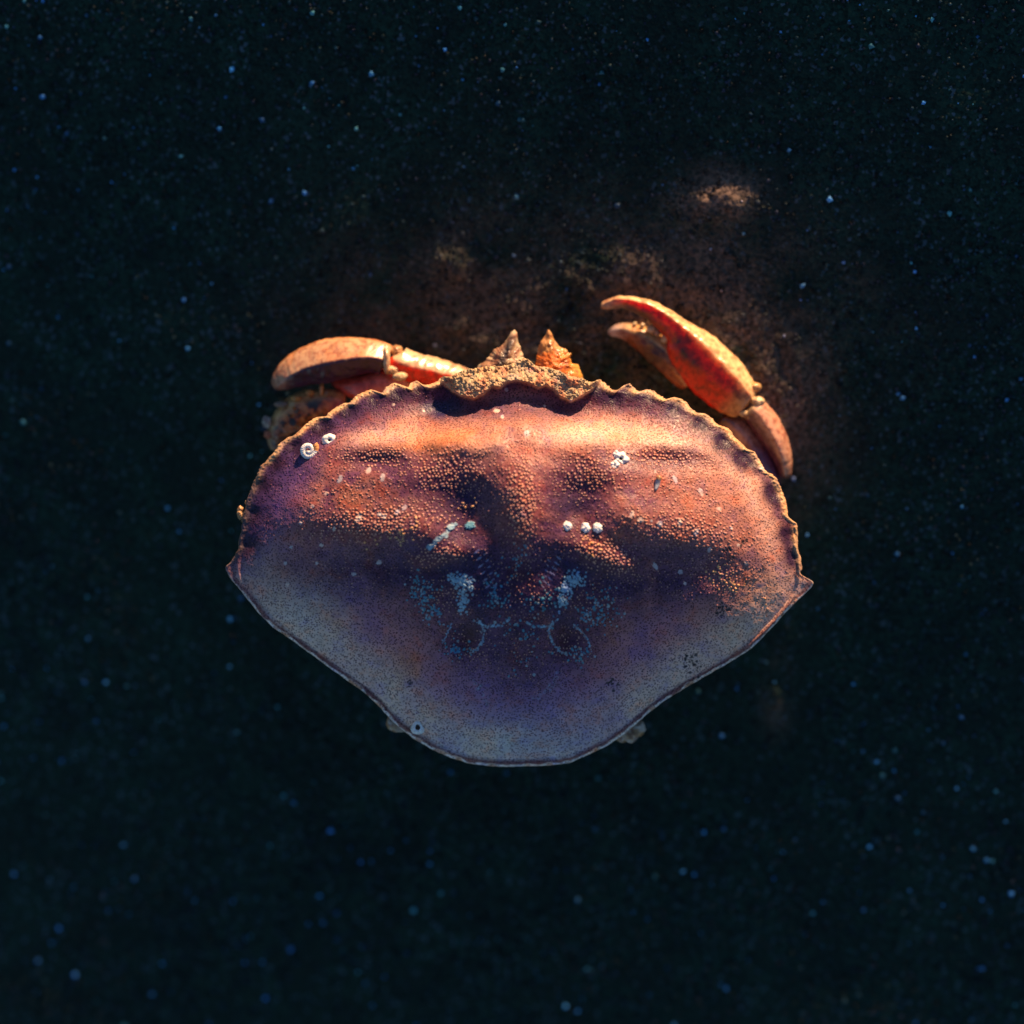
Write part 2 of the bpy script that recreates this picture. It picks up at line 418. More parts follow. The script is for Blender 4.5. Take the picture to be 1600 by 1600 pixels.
tint(sstep(.75, .92, T)*(s_ > -.2)*sstep(-.2, 0, s_), (.105, .032, .07), .9)     # purple bench by the rim, darkened further for its dim grazing light
tint(sstep(.86, .94, T)*(1-sstep(.955, .99, T))*ws*(U > 815), (.52, .36, .28), .6)
tint(sstep(.1, .75, T)*wr, (.42, .175, .165), .9)
tint(wr*G(815,1120,130,60), (.15,.15,.36), .6)  # blue of the shaded rear put into the colour
tint(wr*(G(760,1165,90,18)+G(480,960,40,60,-40)+G(870,1165,80,16)), (.36,.46,.46), .45)
tint(wr*sstep(.05,.5,big), (.46,.15,.06), .7); tint(wr*sstep(.05,.5,-big), (.17,.09,.22), .45)
tint(sstep(.74, .93, T)*wr*(.7+.5*big), (.60, .52, .40), .75)
tint(sstep(10+4*mid, 5, dE)*wr, (.13, .035, .04), .85)
rv = vnoise(U, V, 18, 61, 3)
tint(sstep(3.2+rv*5, .8+rv*3, dE)*wr, (.72, .70, .62), .85)
tint(sstep(6, 2, dE)*wr*sstep(.1, .4, rv), (.40, .22, .13), .9)
tint(G(1150,890,60,60)+G(1130,760,70,60), (.42, .20, .13), .6)
tint(G(440,770,30,90,-22), (.13, .065, .17), .9); tint(G(1190,800,40,90,15), (.46,.20,.13), .4)  # shade on the west flank painted in as purple
PUR = (.030, .014, .060)  # purple patches of the shell; also paints the shadow behind the lip
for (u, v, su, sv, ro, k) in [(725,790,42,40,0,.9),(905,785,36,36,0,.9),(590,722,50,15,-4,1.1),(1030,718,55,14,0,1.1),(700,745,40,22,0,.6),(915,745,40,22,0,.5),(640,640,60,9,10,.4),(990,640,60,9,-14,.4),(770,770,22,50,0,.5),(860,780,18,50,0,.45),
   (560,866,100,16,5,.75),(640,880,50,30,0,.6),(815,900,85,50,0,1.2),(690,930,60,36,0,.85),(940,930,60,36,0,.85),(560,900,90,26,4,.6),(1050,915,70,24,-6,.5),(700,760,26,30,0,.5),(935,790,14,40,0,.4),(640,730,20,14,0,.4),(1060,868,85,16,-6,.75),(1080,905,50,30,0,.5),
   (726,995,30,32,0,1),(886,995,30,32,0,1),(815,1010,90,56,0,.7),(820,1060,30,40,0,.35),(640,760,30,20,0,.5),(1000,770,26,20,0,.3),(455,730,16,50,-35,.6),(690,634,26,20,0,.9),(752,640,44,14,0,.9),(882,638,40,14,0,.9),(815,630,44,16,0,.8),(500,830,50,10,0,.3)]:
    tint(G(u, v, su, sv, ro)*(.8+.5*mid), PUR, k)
NAVY = (.011, .012, .050)  # dark centre, and the blue shadow in the hollow beside the lip
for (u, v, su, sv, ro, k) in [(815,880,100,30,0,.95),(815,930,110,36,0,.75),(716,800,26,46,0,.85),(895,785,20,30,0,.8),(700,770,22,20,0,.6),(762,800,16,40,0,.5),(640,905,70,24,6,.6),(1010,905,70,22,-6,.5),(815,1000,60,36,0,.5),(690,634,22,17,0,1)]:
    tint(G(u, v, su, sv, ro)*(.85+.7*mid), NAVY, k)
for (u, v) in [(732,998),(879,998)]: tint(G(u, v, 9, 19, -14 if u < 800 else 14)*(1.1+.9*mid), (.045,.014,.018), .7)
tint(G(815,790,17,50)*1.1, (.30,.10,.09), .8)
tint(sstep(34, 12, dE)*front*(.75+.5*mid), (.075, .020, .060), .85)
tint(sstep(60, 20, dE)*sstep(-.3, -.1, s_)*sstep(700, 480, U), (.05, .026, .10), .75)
tint(np.exp(-.5*((dE-46)/11)**2)*sstep(-.3, -.1, s_)*sstep(.45, .1, s_)*(U > 815), (.55, .36, .28), .6)
for (u, v) in TEETH:
    tint(G(u, v, 13, 12)*(1.5+1.2*mid), (.022, .008, .028), 1.0)
    Z -= 3.5*G(u, v, 7, 6)
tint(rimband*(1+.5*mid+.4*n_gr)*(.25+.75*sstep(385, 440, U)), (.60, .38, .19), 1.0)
tint(np.exp(-.5*((dE-4)/7)**2)*sstep(430, 370, U)*front, (.03,.03,.05), .75)  # left corner gets little light, darkened here by colour
lipc = lips*(dE > -3)
tint(lipc, (.42, .32, .19), .95)
tint(lipc*sstep(.0, .35, n_gr), (.16, .11, .07), .7)
tint(lipc*sstep(.05, .4, -n_gr+.5*n_lip), (.62, .44, .24), .6)
tint(lipc*sstep(.15, .4, vnoise(U, V, 11, 41, 2)), (.45, .14, .08), .5)
tint(lip_edge*sstep(-.5, .2, n_gr), (.66, .46, .26), .8)

# granules: real little domes, largest on the lobes
gmap = np.zeros(U.shape)
for (u, v, su, sv, ro, k) in [(815,775,22,62,0,1.0),(700,735,60,30,0,.75),(925,735,50,34,0,.75),(590,714,58,14,0,.8),(1035,716,60,14,-6,.8),
   (590,815,90,24,4,.85),(645,830,30,16,0,.6),(683,868,36,14,12,.9),(945,866,44,22,-20,.95),(1070,825,90,26,-6,.75),(1130,890,50,34,0,.5),(740,800,40,44,0,.2),
   (905,770,30,40,0,.15),(815,905,40,60,0,.4),(690,930,40,30,0,.45),(925,940,40,30,0,.45),(740,1010,40,30,0,.4),(890,1010,40,30,0,.4),(815,1020,60,60,0,.28),
   (520,900,90,40,0,.28),(560,770,70,40,0,.35),(1050,770,90,40,0,.35),(1040,900,90,30,0,.25),(1180,840,40,60,0,.3)]:
    gmap = np.maximum(gmap, k*G(u, v, su, sv, ro))
tint(gmap**1.2, (.13, .03, .045), .75)
gran = np.zeros(U.shape); gtint = np.zeros(U.shape)
pts = []
sp_ = 5.6
for j, v in enumerate(np.arange(V0+8, V1-8, sp_*.87)):
    for u in np.arange(U0+8+(j % 2)*sp_/2, U1-8, sp_):
        pts.append((u, v))
pts = np.array(pts) + rng.normal(0, 1.15, (len(pts), 2))
for (u, v) in pts:
    i = int((v-V0)/RES); j = int((u-U0)/RES)
    if not (6 < i < U.shape[0]-7 and 6 < j < U.shape[1]-7) or T[i, j] > .95 or lips[i, j] > .2: continue
    k = gmap[i, j]
    if rng.random() > .10 + 1.15*k: continue
    r = (.95 + 1.45*k)*rng.uniform(.65, 1.15)
    q = int(r/RES)+2
    sl = (slice(i-q, i+q+1), slice(j-q, j+q+1))
    dd = ((U[sl]-u)**2 + (V[sl]-v)**2)/(r*r)
    gran[sl] = np.maximum(gran[sl], r*.95*np.sqrt(np.clip(1-dd, 0, 1)))
    gtint[sl] = np.maximum(gtint[sl], np.clip(1.3-dd*1.3, 0, 1)*min(1, .35+k))
Z += gran
tint(gtint, (.66, .34, .24), .92)

# scars, worm tracks and pale markings
def spot(u, v, r, col, k=.9, el=1, ro=0, h=0):
    global Z
    i = int((v-V0)/RES); j = int((u-U0)/RES); q = int(max(r, r*el)*2.2/RES)+2
    sl = (slice(i-q, i+q+1), slice(j-q, j+q+1))
    c, s = math.cos(R(ro)), math.sin(R(ro))
    a = (U[sl]-u)*c-(V[sl]-v)*s; b_ = (U[sl]-u)*s+(V[sl]-v)*c
    e = np.sqrt((a/(r*el))**2+(b_/r)**2) + .35*n_gr[sl]
    m = (sstep(1.25, .75, e)*k)[..., None]
    C[sl] = C[sl]*(1-m)+np.asarray(col)*m
    Z[sl] += h*m[..., 0]; SM[sl] = np.maximum(SM[sl], m[..., 0]) if h > 0 else SM[sl]
PALE = (.66, .52, .45); SM = np.zeros(U.shape); BL = (.26, .44, .55)
for (u, v, r, el, ro) in [(531,749,3.2,1.8,70),(576,735,3,1.5,50),(598,746,3.2,1.7,80),(510,771,2.6,1.2,0),(488,791,2.4,1,0),(470,817,2.6,1,0),(560,810,3.6,1.6,60),
   (593,804,3,1.2,0),(600,807,3.2,1.3,20),(621,800,2.6,1.6,40),(632,793,2.6,1.9,50),(522,826,2.2,1.8,80),(1055,749,3,1.7,-60),(1095,768,3,1.9,-70),(1124,795,2.6,1.4,0),
   (988,803,2.6,2,75),(1001,812,3.4,1.4,0),(1018,814,2,1,0),(1031,819,3.4,1.3,60),(1062,816,2.8,1.9,80),(1088,832,2.6,2.4,60),(1109,859,2.6,1.4,60),(1143,825,2.4,1,0),
   (1166,880,2.4,1.2,0),(1154,852,2.4,1,0),(823,677,4.2,1,0),(455,855,2.4,1,0),(502,852,2.6,1.2,0),(449,914,2.6,1.5,70),(592,879,3,1.2,0),(553,897,2.4,1.5,0),
   (1024,885,2.6,2.2,-60),(1063,894,3,1.2,0),(1070,912,2.4,1,0),(495,880,2.2,1,0),(446,880,2.2,1.4,60),(1196,730,4.5,1.9,0),(615,632,1.8,1,0),(662,642,1.8,1,0),
   (791,609,2.6,1,0),(776,642,3,1.5,0),(785,651,2.4,1,0),(892,627,2.4,1.2,0),(851,634,1.6,1,0)]:
    spot(u, v, r*1.1, PALE if rng.random() < .6 else (.5, .45, .46), .85, el, ro, .5)
def track(pts, w_, col, k, jit=1.2, n=None, h=.6):
    pts = np.array(pts, float); L_ = np.hypot(*np.diff(pts, axis=0).T).sum()
    n = n or int(L_/(w_*1.0))+2
    d = np.concatenate([[0], np.cumsum(np.hypot(*np.diff(pts, axis=0).T))])
    for s in np.linspace(0, L_, n):
        u = np.interp(s, d, pts[:, 0])+rng.normal(0, jit*.5); v = np.interp(s, d, pts[:, 1])+rng.normal(0, jit*.5)
        spot(u, v, w_*rng.uniform(.5, 1.3), col, k*rng.uniform(.3, 1), 1, 0, h)
spot(735, 821, 6.5, (.14,.38,.5), 1, 1.1, 20, 2); spot(712, 819, 3, BL, .9, 1, 0, 1); spot(704, 824, 4.5, BL, 1, 1.2, 20, 1.5)  # first spot coloured dark cyan in place of the hollow's shade
track([(707,822),(700,832),(688,840),(678,850),(668,858)], 3.2, BL, .85, 2)
track([(740,970),(750,975),(762,979),(775,978),(788,974),(796,966)], 1.7, BL, .7, 2.0)
track([(822,972),(835,979),(848,980),(862,975),(872,966)], 1.7, BL, .7, 2.0)
track([(748,968),(756,985),(755,1000),(746,1013),(735,1021)], 1.8, BL, .7, 2.0)
track([(863,970),(858,985),(862,1002),(872,1014),(884,1024)], 1.8, BL, .7, 2.0)
track([(896,976),(910,988),(918,1000),(924,1016)], 1.4, BL, .7, 2.0)
track([(706,976),(698,990),(692,1004)], 1.3, BL, .7, 2.0)
track([(738,1060),(752,1080),(762,1100)], 2.2, BL, .2, 6); track([(872,1050),(860,1075),(840,1092)], 2.2, BL, .2, 6)
for (u, v, su, sv, n_) in [(716,908,12,11,80),(724,930,8,20,70),(735,912,4,9,20),(895,906,12,11,70),(884,920,8,12,46),(878,938,6,14,30),(722,950,5,10,16)]:
    for _ in range(n_):
        spot(rng.normal(u, su*.6), rng.normal(v, sv*.55), rng.uniform(1, 2.4), BL, .8, 1, 0, .5)
TEAL = (.07, .27, .36)
for (u, v, su, sv, n_) in [(655,925,20,26,70),(672,955,18,22,50),(940,948,26,24,70),(920,965,16,18,40),(775,930,22,30,60),(850,940,24,30,50),(712,1015,18,14,40),(900,1022,18,12,40),(810,870,14,30,24),(820,1000,36,40,40)]:
    for _ in range(n_):
        spot(rng.normal(u, su*.6), rng.normal(v, sv*.6), rng.uniform(1, 2.2), TEAL if rng.random() < .75 else (.30, .42, .46), .75, 1, 0, .6)
for k_ in range(6):       # little herringbone scars either side of the mid line
    spot(745+k_*3.2, 862+k_*11, 1.5, (.25, .27, .42), .6, 3.2, 35); spot(758+k_*3, 866+k_*10, 1.3, (.25, .27, .42), .5, 2.6, 35)
    spot(873-k_*3.5, 872+k_*8, 1.5, (.25, .27, .42), .6, 3.2, -35); spot(858-k_*2, 876+k_*8, 1.3, (.25, .27, .42), .5, 2.6, -35)
for _ in range(160):      # dark pits
    u, v = rng.uniform(400, 1220), rng.uniform(660, 1150)
    spot(u, v, rng.uniform(.8, 1.6), (.03, .02, .03), .8, 1, 0, -.8)
for (u, v, n_) in [(1128,952,16),(1140,862,8),(958,1066,9),(1078,1030,12),(1160,850,6),(640,1066,6),(1085,1045,10)]:
    for _ in range(n_): spot(rng.normal(u, 7), rng.normal(v, 7), rng.uniform(1, 2.6), (.025, .025, .03), .9, 1, 0, -.8)
for (u, v, n_) in [(1145,915,26),(1125,900,14),(1200,942,5),(625,842,16),(580,848,5),(642,820,10),(925,850,14),(735,790,8)]:
    for _ in range(n_): spot(rng.normal(u, 9), rng.normal(v, 8), rng.uniform(1, 2), (.75, .42, .18), .9, 1, 0, 1.2)
Z += vnoise(U, V, 7, 51, 2)*.35 + mid*1.4

SPK = (.95 - gmap*.55)*(1-lips)*(1-.7*rimband)
SPK = np.clip(SPK*(1-.6*gtint)*(1-.8*SM), 0, 1)

def samp(A, u, v):
    x = np.clip((u-U0)/RES, 0, A.shape[1]-1.001); y = np.clip((v-V0)/RES, 0, A.shape[0]-1.001)
    xi = x.astype(int); yi = y.astype(int); fx = x-xi; fy = y-yi
    if A.ndim == 3: fx = fx[..., None]; fy = fy[..., None]
    return (A[yi, xi]*(1-fx)+A[yi, xi+1]*fx)*(1-fy)+(A[yi+1, xi]*(1-fx)+A[yi+1, xi+1]*fx)*fy
def ZAT(u, v): return float(samp(Z, np.array([u]), np.array([v]))[0])

# crab root: an empty on the sand under the shell
crab = bpy.data.objects.new("crab", None); COL.objects.link(crab)
crab.location = (0, 0, float(ground_z(np.array(0.), np.array(0.))))
crab.empty_display_size = .02
crab["label"] = "purple and orange crab with a broad granulated shell and raised claws on dark sand"
crab["category"] = "crab"

ts = np.concatenate([np.linspace(.002, .9, 400), np.linspace(.9, 1, 70)[1:]])
TT, AA = np.meshgrid(ts, th, indexing='ij')
rr2 = TT*R1[None, :]
u = CX+rr2*np.cos(AA); v = CY-rr2*np.sin(AA)
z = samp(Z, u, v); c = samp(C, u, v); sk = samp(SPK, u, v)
# thin rolled edge and the return under it
ringsu = [u]; ringsv = [v]; ringsz = [z]; ringsc = [c]; ringss = [sk]
ze = z[-1]; ce = c[-1]
for (dr, dz) in [(1.2, -2.0), (1.0, -4.5), (-1.5, -7), (-8, -10), (-22, -16), (-45, -26)]:
    r3 = R1+dr; r3 = r3 if dr > -3 else np.minimum(RS, R1)+dr
    ringsu.append((CX+r3*np.cos(th))[None]); ringsv.append((CY-r3*np.sin(th))[None]); ringsz.append((ze*(1 if dr > -3 else .5)+dz)[None])
    cc = ce*.5+np.array([.5, .32, .17])*.5 if dr > -3 else np.zeros_like(ce)+np.array([.5, .34, .2])
    ringsc.append(cc[None]); ringss.append(np.zeros((1, NT)))
u = np.vstack(ringsu); v = np.vstack(ringsv); z = np.vstack(ringsz); c = np.vstack(ringsc); sk = np.vstack(ringss)
q = grid_quads(len(u), NT)
verts = W(u, v, z).reshape(-1, 3); n0 = len(verts)
verts = np.vstack([verts, W([CX], [CY], [ZAT(CX, CY)])])
tri = np.stack([np.full(NT, n0), np.arange(NT), (np.arange(NT)+1) % NT], -1)
cv = np.vstack([c.reshape(-1, 3), samp(C, np.array([CX]), np.array([CY]))]); sv_ = np.concatenate([sk.ravel(), [0.5]])
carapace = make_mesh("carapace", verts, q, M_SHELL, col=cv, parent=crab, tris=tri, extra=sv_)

# underside: a shallow keel that carries the shell on the sand
rings = [(-18, -14), (-40, -45), (-75, -95), (-110, -150), (-150, -200), (-190, -236), (-230, -250)]
vs = []
for (dr, dz) in rings:
    r3 = np.maximum(RS[::8]+dr*1.15, 6); a = th[::8]
    vs.append(W(CX+r3*np.cos(a), CY-r3*np.sin(a)*.96, dz+vnoise(a*60, a*0+dz, 5, 61, 2)*6))
vs.append(W(np.full(300, CX), np.full(300, CY), -252))
make_mesh("underside", np.vstack(vs), grid_quads(len(vs), 300), M_UNDER, parent=crab)

# ---------------------------------------------------------------- jointed limbs
def cat(P, n):
    P = np.array(P, float); m = len(P)
    Q = np.vstack([2*P[0]-P[1], P, 2*P[-1]-P[-2]])
    d = np.concatenate([[0], np.cumsum(np.hypot(*np.diff(P[:, :2], axis=0).T)+1e-3)]); s = np.linspace(0, d[-1], n)
    out = np.zeros((n, P.shape[1]))
    for k in range(n):
        i = min(np.searchsorted(d, s[k], 'right')-1, m-2); t = (s[k]-d[i])/(d[i+1]-d[i])
        a, b_, c_, e = Q[i], Q[i+1], Q[i+2], Q[i+3]
        out[k] = .5*((2*b_)+(c_-a)*t+(2*a-5*b_+4*c_-e)*t*t+(3*b_-a-3*c_+e)*t**3)
    return out
def loft(pts, colf, n=110, m=56, ridge=0., sharp=.0, lump=1.0, seed=1, lumpscale=9, cap=4, teeth=None):
    """rings along a spine of (u, v, z, half width, half height); colf(s, side, up) -> colour"""
    S = cat(pts, n); S[:, 3] = np.maximum(S[:, 3], .6); S[:, 4] = np.maximum(S[:, 4], .6)
    e = np.minimum(np.arange(n), np.arange(n)[::-1])/cap
    rd = np.sqrt(np.clip(1-(1-np.clip(e, 0, 1))**2, .0004, 1)); S[:, 3] *= rd; S[:, 4] *= rd
    tg = np.gradient(S[:, :2], axis=0); tg /= np.linalg.norm(tg, axis=1)[:, None]+1e-9
    side = np.stack([-tg[:, 1], tg[:, 0]], -1)
    ph = np.arange(m)/m*2*np.pi
    cs, sn = np.cos(ph), np.sin(ph)
    # blend an ellipse with a ridged section
    tent_u = np.where(cs > ridge, (1-cs)/(1-ridge), (cs+1)/(1+ridge))*np.sign(sn)
    up = sn*(1-sharp)+np.where(sn > 0, tent_u*.95, sn)*sharp
    a = S[:, 3][:, None]*cs[None]; b_ = S[:, 4][:, None]*up[None]
    u = S[:, 0][:, None]+side[:, 0][:, None]*a; v = S[:, 1][:, None]+side[:, 1][:, None]*a; z = S[:, 2][:, None]+b_
    nn = vnoise(u+z*.7, v-z*.6, lumpscale, seed, 3)*lump
    k = 1+nn/np.maximum(S[:, 3][:, None], 5)
    u = S[:, 0][:, None]+(u-S[:, 0][:, None])*k; v = S[:, 1][:, None]+(v-S[:, 1][:, None])*k; z = S[:, 2][:, None]+(z-S[:, 2][:, None])*k
    s = np.linspace(0, 1, n)[:, None]+0*a
    col = colf(s, cs[None]+0*a, up[None]+0*a, u, v)
    return W(u, v, z).reshape(-1, 3), grid_quads(n, m), col.reshape(-1, 3)
def blob(u, v, z, ru, rv, rz, col, seed=1, lump=.15, m=26):
    a = np.linspace(0, np.pi, m)[:, None]; b_ = (np.arange(m*2)/(m*2)*2*np.pi)[None]
    x = np.sin(a)*np.cos(b_); y = np.sin(a)*np.sin(b_); zz = np.cos(a)+0*b_
    k = 1+lump*vnoise(x*3+seed, y*3+zz*2, 1, seed, 2)
    return W(u+ru*x*k, v+rv*y*k, z+rz*zz*k).reshape(-1, 3), grid_quads(m, m*2), np.zeros((m*m*2, 3))+np.array(col)
def join(*parts):
    V_, Q_, C_ = [], [], []; o = 0
    for (a, b_, c_) in parts:
        V_.append(a); Q_.append(b_+o); C_.append(c_); o += len(a)
    return np.vstack(V_), np.vstack(Q_), np.vstack(C_)
def mixw(m, a, b_):
    m = np.clip(m, 0, 1)[..., None]; return np.asarray(a)*(1-m)+np.asarray(b_)*m
CREAM = (.62, .42, .24); ORG = (.60, .22, .05); RED = (.85, .02, .004); PLUM = (.06, .014, .05); PINK = (.50, .20, .16); DK = (.05, .02, .02)
def part(name, data, mat, parent, label=None):
    o = make_mesh(name, data[0], data[1], mat, col=data[2], parent=parent)
    if label: o["label"] = label
    return o

# right claw -------------------------------------------------
def c_palm(s, side, up, u, v):
    n = vnoise(u, v, 11, 71, 3)
    c = mixw(sstep(.55, .36, side+.12*n), (.80, .55, .27), RED)  # sunlit cream edge and red light through the shell, done as colour
    edge = np.exp(-.5*((side-.42)/.10)**2); c = mixw(edge*.6, c, ORG)
    c = mixw(sstep(.16, .04, s)*(side < .35), c, (.66, .30, .10))
    d = np.exp(-.5*(((u-1072-(v-552)*.6)/9)**2+((v-552)/16)**2))*(side < .45)*(1+1.2*n); c = mixw(d*1.3, c, DK)  # shade of the gap beside the finger painted as a dark patch
    c = mixw(sstep(.50, .75, s)*sstep(.35, -.1, side)*sstep(.0, -.9, side+n*.3), c, (.12, .03, .02))
    c = mixw(sstep(.25,.6,vnoise(u,v,15,72,3))*(side<.3)*.8, c, (.16,.01,.006)); c = mixw(sstep(.82, .98, s), c, (.60, .34, .18))
    return c
palm = loft([(1170,634,-95,24,22),(1155,622,-95,34,30),(1128,596,-97,42,36),(1100,568,-98,42,36),(1076,541,-95,37,30),(1058,517,-90,22,22),(1035,497,-86,17.5,17),
  (1008,481,-84,14,13),(980,473,-84,10,10),(958,473,-86,9,8),(944,478,-88,6.5,6),(939,482,-89,3,3)], c_palm, n=170, ridge=.52, sharp=.6, lump=1.6, seed=5)
knob = blob(1179, 605, -92, 11, 8, 12, (.62, .36, .14), 3)
tooth = join(*[blob(u_, v_, -98, 4, 5, 5, (.6, .36, .14), i) for i, (u_, v_) in enumerate([(1040,516),(1028,508),(1015,502),(1053,531)])])
claw_r = part("claw", join(palm, knob, tooth), M_LIMB, crab, "open claw with red palm on the right")
def c_fing(s, side, up, u, v):
    n = vnoise(u, v, 9, 73, 3)
    c = mixw(sstep(.2, -.2, side+.3*n), (.74, .44, .17), (.40, .08, .02))
    c = mixw(np.exp(-.5*((s-.2)/.1)**2)*(side>-.2), c, (.8,.25,.04))
    c = mixw(np.exp(-.5*((s-.45)/.16)**2)*(side < .25)*.9, c, DK)
    return mixw(sstep(.72, 1, s), c, (.58, .44, .40))
fing = loft([(1072,606,-108,8,10),(1057,584,-107,15,15),(1037,556,-112,22,19),(1010,534,-118,20,18),(985,520,-124,15,14),(965,517,-128,10,10),(950,520,-130,5,6)], c_fing, n=110, ridge=.3, sharp=.4, lump=2, seed=8)
ft = join(*[blob(u_, v_, z_, r_, r_*.9, r_, (.72, .55, .32), i+5) for i, (u_, v_, z_, r_) in enumerate([(1018,514,-106,8,),(1027,520,-105,6),(1040,530,-102,7.5),(1004,508,-112,4),(992,506,-117,3.5)])])
part("movable_finger", join(fing, ft), M_LIMB, claw_r)
def c_wrist(s, side, up, u, v):
    n = vnoise(u, v, 12, 75, 3)
    c = mixw(sstep(.15, .6, side+.15*n), (.62, .32, .20), (.16, .05, .07))  # inner side painted dark like the shaded gap beside it
    c = mixw(sstep(.12, .0, s), c, (.66, .46, .22)); return mixw(sstep(.8, 1, s)*.4, c, DK)
wr_ = loft([(1172,634,-90,19,12),(1184,646,-95,21,22),(1200,668,-100,22,26),(1214,694,-106,19,26),(1224,720,-116,14,22),(1228,748,-130,8,14)], c_wrist, n=90, ridge=.0, sharp=.3, lump=1.2, seed=9)
wk = join(blob(1184,627,-84,11,8,9,(.72,.52,.28),2), blob(1163,646,-88,9,6,8,(.68,.46,.22),4), blob(1174,652,-88,8,5,7,(.66,.44,.2),6))
part("wrist", join(wr_, wk), M_LIMB, claw_r)
def c_arm(s, side, up, u, v):
    n = vnoise(u, v, 14, 77, 2)
    return mixw(sstep(.35, .6, s+.1*n), mixw(sstep(.0, .25, s), (.10, .03, .02), (.50, .22, .15)), (.17, .06, .13))
arm = loft([(1128,650,-112,12,14),(1144,668,-114,22,22),(1162,686,-118,25,26),(1180,712,-124,25,26),(1196,742,-134,22,22),(1205,775,-150,16,18)], c_arm, n=80, ridge=-.1, sharp=.2, lump=1.5, seed=10)
part("arm", arm, M_LIMB, claw_r)

# left claw --------------------------------------------------
def c_lp(s, side, up, u, v):
    n = vnoise(u, v, 8, 81, 3)
    lo = side*1.0
    c = mixw(sstep(-.02, .10, -lo+.12*n), (.60, .35, .19), (.05, .012, .05)); c = mixw(sstep(.0,.4,vnoise(u,v,22,82,3))*(side>0)*.7, c, (.60,.25,.10))  # sunlit top and shaded purple lower face split by colour
    c = mixw(sstep(.9, 1.0, side)*.6, c, ORG)
    c = mixw(sstep(.78, .95, s)*(side > -.1), c, (.52, .22, .12))
    c = mixw(np.exp(-.5*(((u-437)/9)**2+((v-598)/10)**2)), c, (.50, .24, .15))
    return c
lp = loft([(606,563,-82,23,20),(598,560,-82,25,26),(575,556,-84,27,32),(545,558,-86,31,35),(510,564,-90,34,34),(480,572,-95,30,30),(455,584,-100,25,25),(438,597,-106,16,18),(429,608,-110,6,9)],
  c_lp, n=130, ridge=-.12, sharp=.7, lump=1.3, seed=15)
rim_l = join(blob(604,562,-66,6,22,14,(.70,.52,.3),3), blob(625,588,-68,12,7,8,(.74,.55,.3),5), blob(612,578,-70,12,7,8,(.66,.45,.24),8))
claw_l = part("claw", join(lp, rim_l), M_LIMB, crab, "folded claw with purple lower face on the left")
def c_pink(s, side, up, u, v): return mixw(sstep(-.2, .7, s), (.78, .36, .28), (.66, .10, .07))
pk = loft([(640,590,-108,18,18),(615,598,-110,25,24),(585,604,-112,26,27),(558,604,-116,21,24),(536,600,-124,14,16),(518,594,-134,7,9)], c_pink, n=80, lump=.8, seed=16)
part("inner_finger", pk, M_LIMB, claw_l)
def c_low(s, side, up, u, v):
    n = vnoise(u, v, 9, 83, 3)
    c = mixw(sstep(-.15, .08, n), (.62, .14, .02), (.03, .02, .02)); c = mixw(sstep(.1,.3,-n)*.8, c, (.5,.22,.08)); c = mixw(sstep(.3,.9,side), c, (.72,.38,.12)); c = mixw(sstep(.6, .95, s)*.8, c, (.17, .14, .12)); c = mixw(sstep(.3, .0, s), c, (.7, .06, .01))
    return mixw(sstep(.2, .8, side)*.5, c, (.66, .42, .2))  # lit upper ridge painted in orange and tan
low = loft([(540,640,-122,24,22),(512,637,-124,30,24),(482,641,-126,33,27),(457,654,-130,29,28),(440,668,-134,21,25),(430,688,-138,13,18),(433,704,-142,7,10)], c_low, n=110, m=72, lump=3.6, lumpscale=20, seed=17)
rn = random.Random(5)
nodes_ = [blob(rn.uniform(432, 500), rn.uniform(626, 690), rn.uniform(-100, -96), *(rn.uniform(2.5, 5),)*2, rn.uniform(3, 7), rn.choice([(.55,.26,.08),(.10,.08,.07),(.06,.04,.03),(.45,.12,.03)]), i_+40, .4, 14) for i_ in range(9)]
nb = join(*nodes_, *[blob(u_, v_, z_, a_, b_, a_, c_, i+11, .35) for i, (u_, v_, z_, a_, b_, c_) in enumerate([
  (502,607,-106,4,9,(.6,.34,.14)),(510,616,-110,4,6,(.5,.34,.2)),(483,614,-108,7,5,(.6,.28,.08)),(462,622,-108,8,4,(.6,.34,.1)),(440,632,-114,11,5,(.26,.2,.17)),(417,660,-122,7,9,(.34,.34,.32)),(419,679,-126,6,6,(.5,.18,.1))])])
part("movable_finger", join(low, nb), M_LIMB, claw_l, "lumpy encrusted finger of the left claw")
def c_lw(s, side, up, u, v):
    n = vnoise(u, v, 9, 85, 3)
    c = mixw(sstep(.25, -.05, -side*-1+.15*n-.0), (.66, .47, .27), RED)
    return c
lw = loft([(612,556,-84,14,14),(622,566,-86,25,24),(645,574,-88,23,24),(675,580,-90,22,24),(710,589,-92,20,22),(750,600,-95,16,18)], lambda s, side, up, u, v: mixw(sstep(.12, -.15, side+.15*vnoise(u, v, 9, 85, 3)), RED, (.66, .47, .27)) , n=90, ridge=0, sharp=.35, lump=2.2, seed=18)  # sunlit cream top and shaded red underside put into the colour
lwk = blob(620,548,-84,10,9,12,(.66,.4,.18),4)
part("wrist", join(lw, lwk), M_LIMB, claw_l)

